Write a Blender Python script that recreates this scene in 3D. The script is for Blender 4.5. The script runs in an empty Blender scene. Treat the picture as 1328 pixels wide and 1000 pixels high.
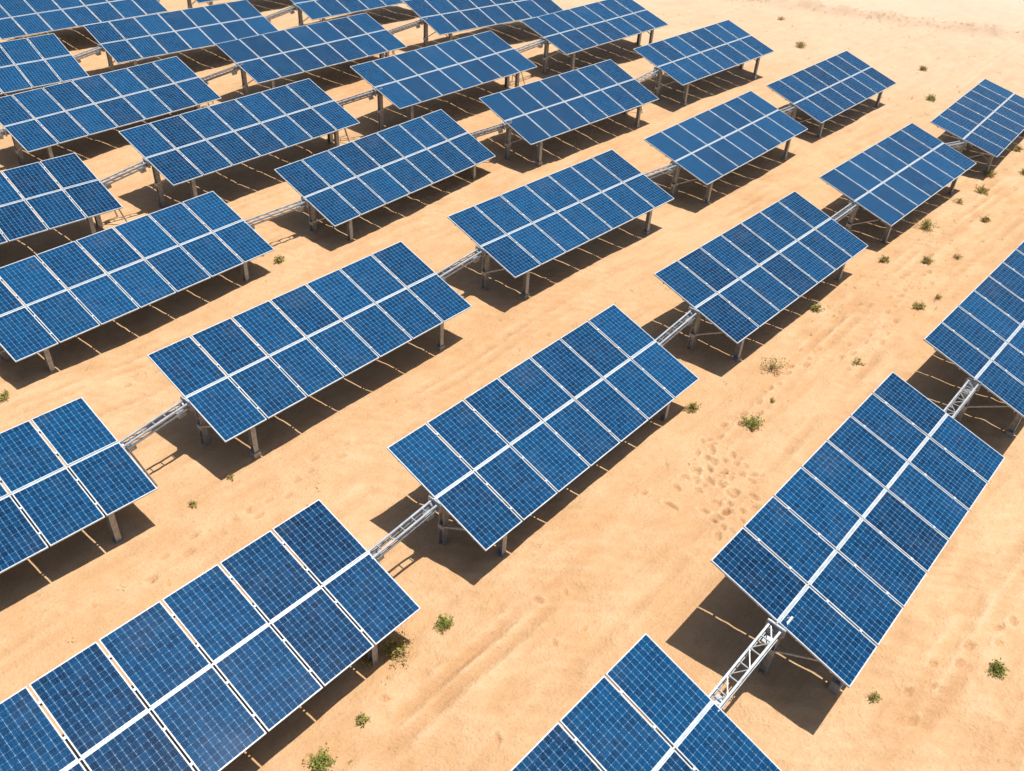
import bpy, math, random
import numpy as np
random.seed(7); rng=np.random.default_rng(7)
scene=bpy.context.scene
TABS="""11:9.77,8.58,-0.35,0.035,0.316 10:-3.17,8.16,-0.62,0.033,0.280 01:12.16,-0.29,0.49,0.025,0.280 00:-0.74,-0.40,-0.22,0.013,0.292
02:25.40,-0.01,0.40,0.010,0.297 03:38.30,0.30,0.20,0.015,0.290 12:22.69,8.83,-0.01,0.010,0.289 13:36.28,9.19,-0.25,0.008,0.255 14:49.14,9.35,-0.54,0.076,0.214
20:-5.62,16.39,-0.67,0.015,0.267 21:7.24,16.88,-0.40,0.040,0.308 22:20.22,17.11,-0.13,-0.001,0.281 23:33.28,17.18,-0.18,0.036,0.271 24:46.05,17.70,-0.41,0.020,0.283
31:4.58,25.41,-0.71,0.076,0.330 32:17.99,25.93,-0.49,0.075,0.348 33:29.86,24.97,0.18,-0.016,0.316 34:42.74,24.95,0.41,0.004,0.285
41:1.45,31.68,-0.07,-0.017,0.275 42:14.20,31.87,0.30,0.061,0.321 43:26.62,31.30,0.85,0.019,0.290 44:39.92,31.51,1.00,0.009,0.274
51:-1.30,40.60,-0.40,0.030,0.300 52:11.61,40.41,-0.30,0.068,0.340 53:23.75,39.39,0.51,0.011,0.288 54:36.25,37.85,1.15,-0.100,0.281
61:-5.20,47.60,-0.10,0.000,0.320 62:7.75,47.51,-0.06,-0.025,0.357 63:20.22,47.55,0.09,-0.035,0.293 64:33.00,46.80,0.60,-0.030,0.290
72:4.00,55.50,0.00,0.000,0.300 73:17.00,55.40,0.10,0.000,0.300 74:29.80,55.30,0.30,0.000,0.300 83:14.00,63.50,0.10,0.000,0.300 84:27.00,63.30,0.20,0.000,0.300"""
T={}
for t in TABS.split():
    k,v=t.split(":"); T[(int(k[0]),int(k[1]))]=[float(a) for a in v.split(",")]
D=np.array(list(T.values()))
L,W=10.65,3.96
HT=2.0

# ---------------------------------------------------------------- node helpers
def newmat(name):
    m=bpy.data.materials.new(name); m.use_nodes=True
    nt=m.node_tree; b=nt.nodes["Principled BSDF"]
    return m,nt,b
class N:
    def __init__(s,nt): s.nt=nt
    def add(s,t,**k):
        n=s.nt.nodes.new(t)
        for a,v in k.items(): setattr(n,a,v)
        return n
    def link(s,a,b): s.nt.links.new(a,b)
    def put(s,sock,v):
        if hasattr(v,"is_linked"): s.link(v,sock)
        else: sock.default_value=v
    def m(s,op,a,b=0.,c=None,clamp=False):
        n=s.add("ShaderNodeMath",operation=op,use_clamp=clamp)
        s.put(n.inputs[0],a); s.put(n.inputs[1],b)
        if c is not None: s.put(n.inputs[2],c)
        return n.outputs[0]
    def mix(s,f,a,b,mode="MIX"):
        n=s.add("ShaderNodeMix",data_type="RGBA",blend_type=mode)
        s.put(n.inputs[0],f); s.put(n.inputs[6],a); s.put(n.inputs[7],b)
        return n.outputs[2]
    def noise(s,vec,scale,detail=4,rough=.55,dist=0.):
        n=s.add("ShaderNodeTexNoise"); s.link(vec,n.inputs["Vector"])
        n.inputs["Scale"].default_value=scale; n.inputs["Detail"].default_value=detail
        n.inputs["Roughness"].default_value=rough; n.inputs["Distortion"].default_value=dist
        return n.outputs["Fac"]
    def mapping(s,vec,sc=(1,1,1),loc=(0,0,0),rot=(0,0,0)):
        n=s.add("ShaderNodeMapping"); s.link(vec,n.inputs[0])
        n.inputs["Scale"].default_value=sc; n.inputs["Location"].default_value=loc; n.inputs["Rotation"].default_value=rot
        return n.outputs[0]
    def rng(s,v,a,b,c=0.,d=1.):
        n=s.add("ShaderNodeMapRange"); s.put(n.inputs[0],v)
        for i,x in enumerate((a,b,c,d)): n.inputs[i+1].default_value=x
        return n.outputs[0]
    def bump(s,h,strength,dist,nrm=None):
        n=s.add("ShaderNodeBump"); s.link(h,n.inputs["Height"])
        n.inputs["Strength"].default_value=strength; n.inputs["Distance"].default_value=dist
        if nrm: s.link(nrm,n.inputs["Normal"])
        return n.outputs[0]

# ---------------------------------------------------------------- PV glass
PU=L/7; GU=.050; MW=PU-GU; MG=.048; MH=(W-MG)/2
NC,NR_=9,12
pv,nt,b=newmat("pv_glass"); n=N(nt)
uv=n.add("ShaderNodeUVMap",uv_map="UVMap").outputs[0]   # x: 0..9 cells (+20*module id), y: 0..12 cells
sx=n.add("ShaderNodeSeparateXYZ"); n.link(uv,sx.inputs[0]); X,Y=sx.outputs[0],sx.outputs[1]
fx=n.m("FRACT",X); fy=n.m("FRACT",Y)
dx=n.m("SUBTRACT",.5,n.m("ABSOLUTE",n.m("SUBTRACT",fx,.5)))   # distance to cell edge 0..0.5
dy=n.m("SUBTRACT",.5,n.m("ABSOLUTE",n.m("SUBTRACT",fy,.5)))
obi=n.add("ShaderNodeObjectInfo")
lineX=n.rng(dx,.025,.055,1,0); lineY=n.rng(dy,.018,.04,1,0)
diam=n.rng(n.m("ADD",dx,dy),.11,.15,1,0)
bb=n.m("PINGPONG",n.m("MULTIPLY",fx,3.),.5)
bus=n.rng(n.m("ABSOLUTE",n.m("SUBTRACT",bb,.5)),.03,.07,1,0)
nz=n.noise(n.mapping(uv,(1.7,2.3,1)),3.1,2,.6)
dash=n.rng(nz,.42,.58,0.02,1.2)
line=n.m("MAXIMUM",n.m("MULTIPLY",n.m("MAXIMUM",lineX,n.m("MULTIPLY",lineY,.55)),dash),n.m("MULTIPLY",diam,.75))
line=n.m("MAXIMUM",line,n.m("MULTIPLY",n.m("MULTIPLY",bus,.25),dash))
line=n.m("MINIMUM",line,1.)
cid=n.add("ShaderNodeCombineXYZ"); n.link(n.m("FLOOR",X),cid.inputs[0]); n.link(n.m("FLOOR",Y),cid.inputs[1]); n.link(n.m("MULTIPLY",obi.outputs["Random"],91.),cid.inputs[2])
wn=n.add("ShaderNodeTexWhiteNoise",noise_dimensions="3D"); n.link(cid.outputs[0],wn.inputs[0])
mid=n.add("ShaderNodeCombineXYZ"); n.link(n.m("FLOOR",n.m("DIVIDE",X,20.)),mid.inputs[0]); n.link(n.m("FLOOR",n.m("DIVIDE",Y,20.)),mid.inputs[1]); n.link(n.m("MULTIPLY",obi.outputs["Random"],57.),mid.inputs[2])
wm=n.add("ShaderNodeTexWhiteNoise",noise_dimensions="3D"); n.link(mid.outputs[0],wm.inputs[0])
vo=n.add("ShaderNodeTexVoronoi"); n.link(uv,vo.inputs["Vector"]); vo.inputs["Scale"].default_value=4.
vs=n.add("ShaderNodeSeparateColor"); n.link(vo.outputs["Color"],vs.inputs[0])
br=n.m("ADD",n.m("MULTIPLY",wn.outputs[0],.40),n.m("MULTIPLY",vs.outputs[0],.42))
br=n.m("ADD",br,n.m("MULTIPLY",wm.outputs[0],.36))
br=n.m("ADD",br,n.m("MULTIPLY",n.m("SUBTRACT",obi.outputs["Random"],.62),.24))
c=n.mix(br,(.0003,.013,.048,1),(.002,.070,.190,1))
c=n.mix(line,c,(.16,.31,.48,1))
dust=n.noise(n.mapping(uv,(.13,.11,1)),1.,3,.6)
c=n.mix(n.rng(dust,.5,.8,0.,.04),c,(.45,.36,.26,1))
n.link(c,b.inputs["Base Color"])
b.inputs["IOR"].default_value=1.5; b.inputs["Specular IOR Level"].default_value=.28
n.link(n.rng(dust,.3,.8,.04,.07),b.inputs["Roughness"])

def simple(name,col,rough,metal=0.,nscale=6.,var=.25):
    m,nt,b=newmat(name); n=N(nt)
    oc=n.add("ShaderNodeTexCoord").outputs["Object"]
    f=n.noise(oc,nscale,3,.6)
    lo=tuple(x*(1-var) for x in col)+(1,); hi=tuple(min(1,x*(1+var)) for x in col)+(1,)
    n.link(n.mix(n.rng(f,.3,.7),lo,hi),b.inputs["Base Color"])
    b.inputs["Roughness"].default_value=rough; b.inputs["Metallic"].default_value=metal
    return m
frame_m=simple("anodised_frame",(.58,.63,.68),.42,0.,3.,.18)
back_m=simple("module_backsheet",(.50,.50,.48),.7)
steel_m=simple("galvanised_steel",(.34,.37,.40),.45,.35,9.,.28)
rail_m=simple("bright_rail",(.46,.50,.54),.4,.15,4.,.25)

# ---------------------------------------------------------------- mesh builder
class MB:
    def __init__(s): s.v=[];s.f=[];s.mi=[];s.uv=[]
    def box(s,c0,c1,mi=0,uvtop=None):
        x0,y0,z0=c0;x1,y1,z1=c1;o=len(s.v)
        s.v+=[(x0,y0,z0),(x1,y0,z0),(x1,y1,z0),(x0,y1,z0),(x0,y0,z1),(x1,y0,z1),(x1,y1,z1),(x0,y1,z1)]
        for f in ((0,3,2,1),(4,5,6,7),(0,1,5,4),(1,2,6,5),(2,3,7,6),(3,0,4,7)):
            s.f.append(tuple(o+i for i in f)); s.mi.append(mi)
            if uvtop and f==(4,5,6,7):
                a,bb,cc,d=uvtop; s.uv.append([(a,bb),(cc,bb),(cc,d),(a,d)])
            else: s.uv.append([(.5,.5)]*4)
    def beam(s,p,q,w,h=None,mi=0,up=(0,0,1),sides=4):
        h=h or w
        p=np.array(p,float);q=np.array(q,float);d=q-p;d/=np.linalg.norm(d)
        upv=np.array(up,float)
        if abs(d@upv)>.97: upv=np.array([1.,0,0])
        a=np.cross(d,upv);a/=np.linalg.norm(a);b_=np.cross(a,d)
        o=len(s.v)
        for P in (p,q):
            for i in range(sides):
                t=2*math.pi*(i+.5)/sides
                k=1/math.cos(math.pi/sides) if sides==4 else 1
                cx=math.cos(t)*k;cy=math.sin(t)*k
                s.v.append(tuple(P+a*w/2*cx+b_*h/2*cy))
        for i in range(sides):
            j=(i+1)%sides
            s.f.append((o+i,o+j,o+sides+j,o+sides+i));s.mi.append(mi);s.uv.append([(.5,.5)]*4)
        s.f.append(tuple(o+i for i in reversed(range(sides))));s.mi.append(mi);s.uv.append([(.5,.5)]*sides)
        s.f.append(tuple(o+sides+i for i in range(sides)));s.mi.append(mi);s.uv.append([(.5,.5)]*sides)
    def mesh(s,name,mats,uv=False):
        me=bpy.data.meshes.new(name); me.from_pydata(s.v,[],s.f)
        for m in mats: me.materials.append(m)
        me.polygons.foreach_set("material_index",s.mi)
        if uv:
            l=me.uv_layers.new(name="UVMap"); flat=[c for f in s.uv for p in f for c in p]
            l.data.foreach_set("uv",flat)
        me.update(); return me
def obj(name,data,parent=None,loc=(0,0,0),rot=(0,0,0)):
    o=bpy.data.objects.new(name,data); scene.collection.objects.link(o)
    o.location=loc;o.rotation_euler=rot
    if parent: o.parent=parent
    return o

# modules + frames
def build_modules():
    m=MB(); fr=MB()
    fw=.026
    for i in range(7):
        for j in range(2):
            x0=-L/2+i*PU+GU/2; x1=x0+MW
            y0=-W/2 if j==0 else MG/2; y1=y0+MH
            jz=random.uniform(-.006,.006)
            U=20*(i)+.0; V=20*j+.0
            m.box((x0+fw,y0+fw,-.025+jz),(x1-fw,y1-fw,0+jz),0,(U+.001,V+.001,U+NC-.001,V+NR_-.001))
            z0,z1=-.042+jz,.007+jz
            fr.box((x0,y0,z0),(x1,y0+fw,z1)); fr.box((x0,y1-fw,z0),(x1,y1,z1))
            fr.box((x0,y0+fw,z0),(x0+fw,y1-fw,z1)); fr.box((x1-fw,y0+fw,z0),(x1,y1-fw,z1))
            m.box(((x0+x1)/2-.08,y1-.25,-.05),((x0+x1)/2+.08,y1-.15,-.0255+jz),1)
    for i in range(1,7):
        for y in (-1.5,-.55,.55,1.5):
            fr.box((-L/2+i*PU-.045,y-.03,.015),(-L/2+i*PU+.045,y+.03,.021))
    return m.mesh("modules",[pv,back_m],True), fr.mesh("module_frames",[frame_m])
mod_me,fr_me=build_modules()
st=MB()
for y in (-1.5,-.55,.55,1.5):                      # purlins
    st.box((-L/2+.05,y-.03,-.105),(L/2-.05,y+.03,-.054))
for k in (-3,-1.6,0,1.6,3):                         # rafters
    st.box((k*1.5-.035,-W/2+.15,-.19),(k*1.5+.035,W/2-.15,-.108))
st.beam((-L/2-.1,0,-.30),(L/2+.1,0,-.30),.2,.2,sides=10)  # torque tube
st.box((-L/2-.02,-.020,-.060),(L/2+.02,.020,-.020),1)     # centre rail in the gap
for k in (-3,-1.6,0,1.6,3):
    st.box((k*1.5-.06,-.16,-.40),(k*1.5+.06,.16,-.192))
st_me=st.mesh("mounting_frame",[steel_m,rail_m])

sup=MB()
def hbeam(m,x,y,z0,z1,w=.15,t=.016):
    m.box((x-w/2,y-w/2,z0),(x+w/2,y-w/2+t,z1)); m.box((x-w/2,y+w/2-t,z0),(x+w/2,y+w/2,z1)); m.box((x-t/2,y-w/2+t,z0),(x+t/2,y+w/2-t,z1))
for sgn,uu in ((-1,L/2-.37),(1,L/2-.45)):
    x=sgn*uu
    hbeam(sup,x,0,-HT-.9,-.40,.20)
    sup.box((x-.13,-.15,-.44),(x+.13,.15,-.395))
    sup.beam((x+.09*sgn,0,-1.3),(x+.09*sgn,-1.2,-.56),.045)
    sup.box((x-.12,-.12,-1.38),(x+.12,.12,-1.24))
for sgn,uu in ((-1,L/2-1.14),(1,L/2-1.30)):
    x=sgn*uu; yy=-1.52
    hbeam(sup,x,yy,-HT-.9,-.62,.17,.014)
    sup.box((x-.12,yy-.12,-HT-.3),(x+.12,yy+.12,-HT+.1))
    sup.beam((x,yy,-1.1),(x,-.1,-.5),.04)
sup.beam((-L/2+1.14,-1.52,-.66),(L/2-1.3,-1.52,-.66),.06)
sup_me=sup.mesh("support_posts",[steel_m])

for (r,k),(x,y,z,yaw,tilt) in T.items():
    e=bpy.data.objects.new("solar_panel_table",None); scene.collection.objects.link(e)
    e.location=(x,y,z); e.rotation_euler=(0,0,yaw)
    for nm,me in (("modules",mod_me),("module_frames",fr_me),("mounting_frame",st_me)):
        obj(nm,me,e,(0,0,0),(tilt,0,0))
    obj("support_posts",sup_me,e)

# trusses joining neighbouring tables
def truss(P,Q,k_):
    m=MB(); P=np.array(P);Q=np.array(Q); d=Q-P; Ld=np.linalg.norm(d); d/=Ld
    P=P-d*.45; Q=Q+d*.45; Ld+=.9
    s=np.cross(d,(0,0,1)); s/=np.linalg.norm(s); up=np.cross(s,d)
    w=.115*k_; hh=.08*k_
    off=[s*a+up*b_ for a,b_ in [(-w,hh),(w,hh),(w,-hh),(-w,-hh)]]
    for i,o in enumerate(off): m.beam(P+o,Q+o,.05,mi=1 if i<2 else 0)
    nseg=8
    for i in range(nseg):
        a=P+d*Ld*i/nseg; c=P+d*Ld*(i+1)/nseg
        m.beam(a+off[0],a+off[1],.03)
        if k_>1: (m.beam(a+off[0],c+off[1],.022) if i%2 else m.beam(a+off[1],c+off[0],.022))
        m.beam(a+off[1],c+off[2],.02); m.beam(a+off[0],c+off[3],.02)
    for A,sg in ((P+d*.42,1),(Q-d*.42,-1)):
        m.beam(A-s*.24,A+s*.24,.08,.28)
        m.beam(A-s*.22+up*.18,A+s*.22+up*.18,.05,.04,mi=1)
        m.beam(A+d*sg*.16-up*.2,A+d*sg*.40-up*.2,.2,.16)
    g=-HT-.5+.26
    A=P+d*.55
    for q in (-.55,.6):
        m.beam(A+s*q*.2,A+d*.55+s*q+np.array([0,0,g]),.045)
    return m.mesh("connecting_truss",[steel_m,rail_m])
def endpt(t,sg):
    x,y,z,yaw,tilt=t
    return (x+sg*L/2*math.cos(yaw),y+sg*L/2*math.sin(yaw),z-.24)
for (r,k),t in T.items():
    if (r,k+1) in T:
        P=np.array(endpt(t,1));Q=np.array(endpt(T[(r,k+1)],-1)); C=(P+Q)/2
        obj("connecting_truss",truss(P-C,Q-C,1.3 if r==0 else 1.),None,tuple(C))

# ---------------------------------------------------------------- ground
def vnoise(x,y,s,seed):
    r=np.random.default_rng(seed); G=r.random((256,256))
    u=x/s+1000.3; v=y/s+1000.7; i=np.floor(u).astype(int); j=np.floor(v).astype(int)
    a=u-i;b_=v-j; a=a*a*(3-2*a); b_=b_*b_*(3-2*b_)
    g=lambda p,q:G[p%256,q%256]
    return (g(i,j)*(1-a)+g(i+1,j)*a)*(1-b_)+(g(i,j+1)*(1-a)+g(i+1,j+1)*a)*b_-.5
def base(x,y):
    num=np.zeros_like(x);den=np.full_like(x,.02)
    for t in D:
        w=np.exp(-((x-t[0])**2+(y-t[1])**2)/50.); num+=w*t[2];den+=w
    return num/den-HT
FOOT=[]
def trail(p,q,nn,wob):
    p=np.array(p,float);q=np.array(q,float);d=q-p;ang=math.atan2(d[1],d[0]);nrm=np.array([-math.sin(ang),math.cos(ang)])
    for i in range(nn):
        c_=p+d*i/nn+nrm*((.16 if i%2 else -.16)+math.sin(i*.7)*wob)+rng.normal(0,.05,2)
        FOOT.append((c_[0],c_[1],ang+rng.normal(0,.25),rng.uniform(.7,1.1)))
trail((10.3,2.4),(14.2,5.6),14,.3); trail((11.5,2.2),(13.0,5.4),9,.2); trail((13.4,5.2),(22,5.5),18,.2)
trail((-1.5,13.2),(6,13.4),14,.2); trail((21,4.2),(33,5.2),22,.3)
trail((8.6,-3.5),(14,-4.2),9,.2); trail((2,21.3),(12,21),18,.2)
for _ in range(40): FOOT.append((rng.uniform(10.3,14.0),rng.uniform(2.2,5.6),rng.uniform(0,6.3),rng.uniform(.5,1.2)))
for _ in range(40): FOOT.append((rng.uniform(-4,30),rng.choice([4.3,12.6,21])+rng.normal(0,.8),rng.uniform(0,6.3),rng.uniform(.5,1.1)))
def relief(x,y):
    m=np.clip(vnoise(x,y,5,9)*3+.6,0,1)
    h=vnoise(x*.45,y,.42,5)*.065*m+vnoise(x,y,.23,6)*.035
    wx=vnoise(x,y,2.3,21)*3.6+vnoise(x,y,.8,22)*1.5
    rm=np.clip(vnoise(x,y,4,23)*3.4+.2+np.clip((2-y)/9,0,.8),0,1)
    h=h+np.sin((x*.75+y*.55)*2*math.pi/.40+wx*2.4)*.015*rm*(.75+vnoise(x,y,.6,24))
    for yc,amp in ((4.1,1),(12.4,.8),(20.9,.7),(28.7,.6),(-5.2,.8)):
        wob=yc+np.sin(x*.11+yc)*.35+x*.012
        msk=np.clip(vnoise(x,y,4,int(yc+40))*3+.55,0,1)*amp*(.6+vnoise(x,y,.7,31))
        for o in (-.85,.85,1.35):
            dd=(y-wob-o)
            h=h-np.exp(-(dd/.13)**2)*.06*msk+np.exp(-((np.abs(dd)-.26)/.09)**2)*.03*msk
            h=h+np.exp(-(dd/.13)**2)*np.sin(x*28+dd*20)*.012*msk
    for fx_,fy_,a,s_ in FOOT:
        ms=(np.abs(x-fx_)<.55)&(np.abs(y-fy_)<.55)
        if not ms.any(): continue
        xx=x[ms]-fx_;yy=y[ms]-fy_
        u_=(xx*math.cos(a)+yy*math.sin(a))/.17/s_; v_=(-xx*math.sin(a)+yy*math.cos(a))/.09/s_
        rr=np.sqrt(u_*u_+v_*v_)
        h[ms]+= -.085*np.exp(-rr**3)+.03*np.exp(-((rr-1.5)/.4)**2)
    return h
def height(x,y,want=False):
    h=base(x,y)
    far=np.clip((np.hypot(x-25,y-20)-70)/200,0,1)
    h=h+vnoise(x,y,9,1)*.25+vnoise(x,y,3.1,2)*.20+vnoise(x,y,1.2,3)*.10
    h=h+far*(vnoise(x,y,120,4)*8-.5)
    dln=(x-70.3)*.9+(y-24.8)*.44
    h=h+np.exp(-(dln/.9)**2)*.5*(1+vnoise(x,y,1.3,11))+np.clip(dln/12,0,1)*vnoise(x,y,8,12)*1.3
    rl=relief(x,y)
    return (h+rl,rl) if want else h+rl
def axis(segs,far):
    a=[]
    for lo,hi,st_ in segs: a+=list(np.arange(lo,hi-1e-6,st_))
    a.append(segs[-1][1])
    hi=[];s_=1.;v=a[-1]
    while v<far: s_*=1.35; v+=s_; hi.append(v)
    lo=[];s_=1.;v=a[0]
    while v>-far: s_*=1.35; v-=s_; lo.append(v)
    return np.array(lo[::-1]+a+hi)
ax=axis([(-14,-4,.2),(-4,21,.06),(21,42,.11),(42,85,.28)],4000)
ay=axis([(-14,-6,.2),(-6,10,.06),(10,30,.11),(30,75,.3)],4000)
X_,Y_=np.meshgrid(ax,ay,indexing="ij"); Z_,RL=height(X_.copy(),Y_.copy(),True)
nx,ny=len(ax),len(ay)
co=np.stack([X_,Y_,Z_],-1).reshape(-1,3)
I=np.arange(nx*ny).reshape(nx,ny)
F=np.stack([I[:-1,:-1],I[1:,:-1],I[1:,1:],I[:-1,1:]],-1).reshape(-1,4)
me=bpy.data.meshes.new("desert_ground")
me.vertices.add(len(co)); me.vertices.foreach_set("co",co.ravel())
me.loops.add(F.size); me.loops.foreach_set("vertex_index",F.ravel())
me.polygons.add(len(F)); me.polygons.foreach_set("loop_start",np.arange(0,F.size,4)); me.polygons.foreach_set("loop_total",np.full(len(F),4))
me.update(calc_edges=True); me.polygons.foreach_set("use_smooth",np.ones(len(F),bool))
at=me.attributes.new("relief_shade","FLOAT","POINT"); at.data.foreach_set("value",RL.astype(np.float32).ravel())  # small-scale height, drives the shading painted into the sand colour
sand,nt,b=newmat("desert_sand"); n=N(nt)
oc=n.add("ShaderNodeTexCoord").outputs["Object"]
rel_shade=n.add("ShaderNodeAttribute",attribute_name="relief_shade").outputs["Fac"]
big=n.noise(oc,.09,3,.55); med=n.noise(oc,.8,4,.6); st1=n.noise(n.mapping(oc,(.25,1.7,1)),1.,4,.65,.4); fine=n.noise(oc,11.,3,.7)
c=n.mix(n.rng(big,.32,.68),(.64,.375,.190,1),(.69,.455,.260,1))
c=n.mix(n.rng(med,.40,.66,0,.55),c,(.74,.515,.310,1))
c=n.mix(n.rng(st1,.47,.67,0,.50),c,(.55,.305,.150,1))
c=n.mix(n.rng(fine,.35,.7,0,.45),c,(.52,.31,.16,1))
# relief shading painted into the sand colour: hollows darkened, crests lightened
c=n.mix(n.rng(rel_shade,.0,-.055,0,.42),c,(.44,.235,.11,1))
c=n.mix(n.rng(rel_shade,.005,.05,0,.30),c,(.80,.61,.41,1))
c=n.mix(n.rng(fine,.65,.75,0,.45),c,(.28,.17,.09,1))
sp=n.add("ShaderNodeSeparateXYZ"); n.link(oc,sp.inputs[0])
dd=n.m("ADD",n.m("MULTIPLY",sp.outputs[0],.9),n.m("MULTIPLY",sp.outputs[1],.44))
c=n.mix(n.rng(dd,42,88,0,.74),c,(.70,.57,.46,1))  # distance haze and glare painted in as paler sand
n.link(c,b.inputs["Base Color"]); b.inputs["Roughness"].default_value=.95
b.inputs["Specular IOR Level"].default_value=.1
n.link(n.bump(fine,.9,.07),b.inputs["Normal"])
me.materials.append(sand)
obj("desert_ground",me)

# ---------------------------------------------------------------- vegetation
def leafmat(name,c0,c1):
    m,nt,b=newmat(name); n=N(nt)
    oc=n.add("ShaderNodeTexCoord").outputs["Object"]
    n.link(n.mix(n.rng(n.noise(oc,9.,3),.3,.7),c0+(1,),c1+(1,)),b.inputs["Base Color"]); b.inputs["Roughness"].default_value=.8
    return m
green=leafmat("shrub_leaves",(.13,.18,.03),(.38,.40,.08)); dry=leafmat("dry_stems",(.28,.19,.09),(.50,.37,.19)); olive=leafmat("olive_leaves",(.24,.21,.05),(.48,.42,.13))
def gh(x,y): return float(height(np.array([x]),np.array([y]))[0])
def shrub(x,y,size,kind):
    m=MB(); R=random.Random(int(x*100+y*10))
    nb=int(24+size*24)
    for i in range(nb):
        a=R.uniform(0,2*math.pi); el=R.uniform(.25,1.45); l=size*R.uniform(.45,1.)
        tip=np.array([math.cos(a)*math.cos(el)*l,math.sin(a)*math.cos(el)*l,math.sin(el)*l*.75])
        root=np.array([math.cos(a),math.sin(a),0])*size*.12*R.random(); root[2]=-.04
        midp=(root+tip)/2+np.array([R.uniform(-1,1),R.uniform(-1,1),.4])*size*.1
        m.beam(root,midp,.014,mi=1,sides=3); m.beam(midp,tip,.009,mi=1,sides=3)
        if kind!="dry" or R.random()<.25:
            for q in range(15):
                t=R.uniform(.35,1.05); c0=(midp+(tip-midp)*(t-.4)/.6 if t>.4 else root+(midp-root)*t/.4)
                c0=c0+np.array([R.gauss(0,1),R.gauss(0,1),R.gauss(0,.8)])*size*.09
                s_=R.uniform(.02,.05)*(.75+size*.5)
                u_=np.array([R.gauss(0,1) for _ in range(3)]);u_/=np.linalg.norm(u_)
                w_=np.cross(u_,[R.gauss(0,1) for _ in range(3)]);w_/=np.linalg.norm(w_)+1e-9
                o=len(m.v); m.v+=[tuple(c0-u_*s_),tuple(c0+w_*s_*.45),tuple(c0+u_*s_),tuple(c0-w_*s_*.45)]
                m.f.append((o,o+1,o+2,o+3)); m.mi.append(0); m.uv.append([(0,0)]*4)
    me=m.mesh("desert_shrub",[green if kind=="green" else olive,dry])
    obj("desert_shrub",me,None,(x,y,gh(x,y)))
for x,y,s_,k_ in [(15.5,4.8,.46,"green"),(2.9,6.3,.36,"green"),(11.3,-4.6,.34,"green"),(-1.6,5.6,.44,"green"),(15.0,6.8,.36,"olive"),(18.9,6.0,.72,"dry"),
    (1.5,6.6,.60,"olive"),(54.6,14.5,.55,"green"),(35.1,6.9,.68,"olive"),(41.9,6.6,.55,"olive"),(44.9,7.2,.5,"olive"),(48.8,8.3,.5,"dry"),(27.1,4.0,.36,"olive"),
    (24.0,6.9,.38,"olive"),(39.6,6.9,.4,"dry"),(56.8,25.4,.55,"olive"),(0.6,14.7,.22,"dry"),(-.3,5.7,.22,"olive"),(28.3,3.7,.32,"dry"),(21.5,4.0,.36,"dry"),
    (10.5,24.5,.34,"olive"),(-1.3,23.1,.34,"olive"),(8.4,-2.7,.25,"dry"),(.9,6.9,.4,"dry"),(62.,30.,.4,"dry"),(50.,7.4,.45,"olive"),(31.5,5.4,.38,"olive"),
    (30.2,6.8,.34,"olive"),(33.0,4.6,.3,"dry"),(38.2,5.2,.34,"olive"),(60.5,17.5,.45,"olive"),(17.2,5.0,.2,"dry"),(2.0,14.9,.22,"dry"),(46.8,5.9,.45,"olive")]:
    shrub(x,y,s_,k_)
g=MB(); R=random.Random(3)
pts_=[]
for _ in range(260): pts_.append((R.uniform(22,60),R.gauss(5.6,1.6)))
for _ in range(280): pts_.append((R.uniform(50,72),R.uniform(8,36)))
for _ in range(420):
    t=R.uniform(-12,14); pts_.append((70.3-.45*t+R.gauss(0,.8),24.8+.9*t+R.gauss(0,.8)))
for _ in range(90): pts_.append((R.uniform(-5,25),R.choice([4.5,6.3,13,14.6,22,-5.5])+R.gauss(0,.8)))
PX=np.array(pts_); PZ=height(PX[:,0].copy(),PX[:,1].copy())
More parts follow.
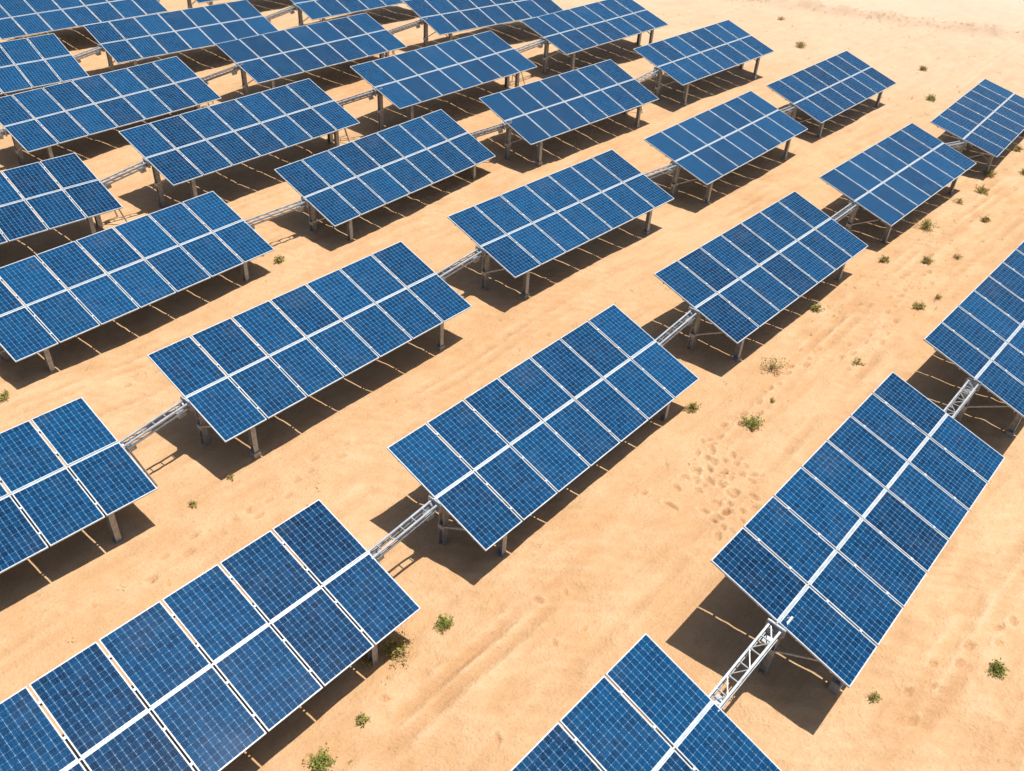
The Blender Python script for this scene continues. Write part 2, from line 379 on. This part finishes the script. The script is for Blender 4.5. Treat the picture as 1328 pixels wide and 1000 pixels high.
for (x,y),z in zip(pts_,PZ):
    s_=R.uniform(.05,.18)*(1.4 if x>50 else 1)
    for i in range(R.randint(3,7)):
        a=R.uniform(0,6.28);l=s_*R.uniform(.5,1.2); bx=x+R.gauss(0,s_*.4);by=y+R.gauss(0,s_*.4)
        tx=bx+math.cos(a)*l*.7;ty=by+math.sin(a)*l*.7;tz=z+l*R.uniform(.3,.9)
        o=len(g.v);w=.008+s_*.03
        g.v+=[(bx-math.sin(a)*w,by+math.cos(a)*w,z-.02),(bx+math.sin(a)*w,by-math.cos(a)*w,z-.02),(tx,ty,tz)]
        g.f.append((o,o+1,o+2));g.mi.append(R.choice([0,1,1]));g.uv.append([(0,0)]*3)
obj("dry_grass",g.mesh("dry_grass",[olive,dry]))

# ---------------------------------------------------------------- light, sky, camera
sd=np.array([.185,-.110,1.]); sd/=np.linalg.norm(sd)
from mathutils import Vector, Matrix
ld=bpy.data.lights.new("sun","SUN"); ld.energy=5.; ld.angle=math.radians(.5); ld.color=(1.,.96,.88)
lo=obj("sun",ld); lo.rotation_euler=Vector(sd).to_track_quat("Z","Y").to_euler(); lo.location=(0,0,40)
w=bpy.data.worlds.new("World"); scene.world=w; w.use_nodes=True
sky=w.node_tree.nodes.new("ShaderNodeTexSky"); sky.sky_type="NISHITA"; sky.sun_disc=False
sky.sun_elevation=math.asin(sd[2]); sky.sun_rotation=math.atan2(sd[0],sd[1]); sky.dust_density=2.; sky.air_density=1.
w.node_tree.links.new(sky.outputs[0],w.node_tree.nodes["Background"].inputs[0]); w.node_tree.nodes["Background"].inputs[1].default_value=.08

cd=bpy.data.cameras.new("camera"); cam=obj("camera",cd); scene.camera=cam
yaw,pitch,roll=.7119,-.6565,.0722
f=Vector((math.cos(pitch)*math.cos(yaw),math.cos(pitch)*math.sin(yaw),math.sin(pitch)))
r=Vector((math.sin(yaw),-math.cos(yaw),0)); u=r.cross(f)
c_,s_=math.cos(roll),math.sin(roll)
r,u=c_*r+s_*u,-s_*r+c_*u
M=Matrix((r,u,-f)).transposed().to_4x4(); M.translation=Vector((-6.929,-3.869,16.463))
cam.matrix_world=M
cd.sensor_fit="HORIZONTAL"; cd.sensor_width=36; cd.lens=1133.8/1328*36; cd.clip_end=9000; cd.clip_start=.1
scene.view_settings.view_transform="Standard"; scene.view_settings.look="None"; scene.view_settings.exposure=0
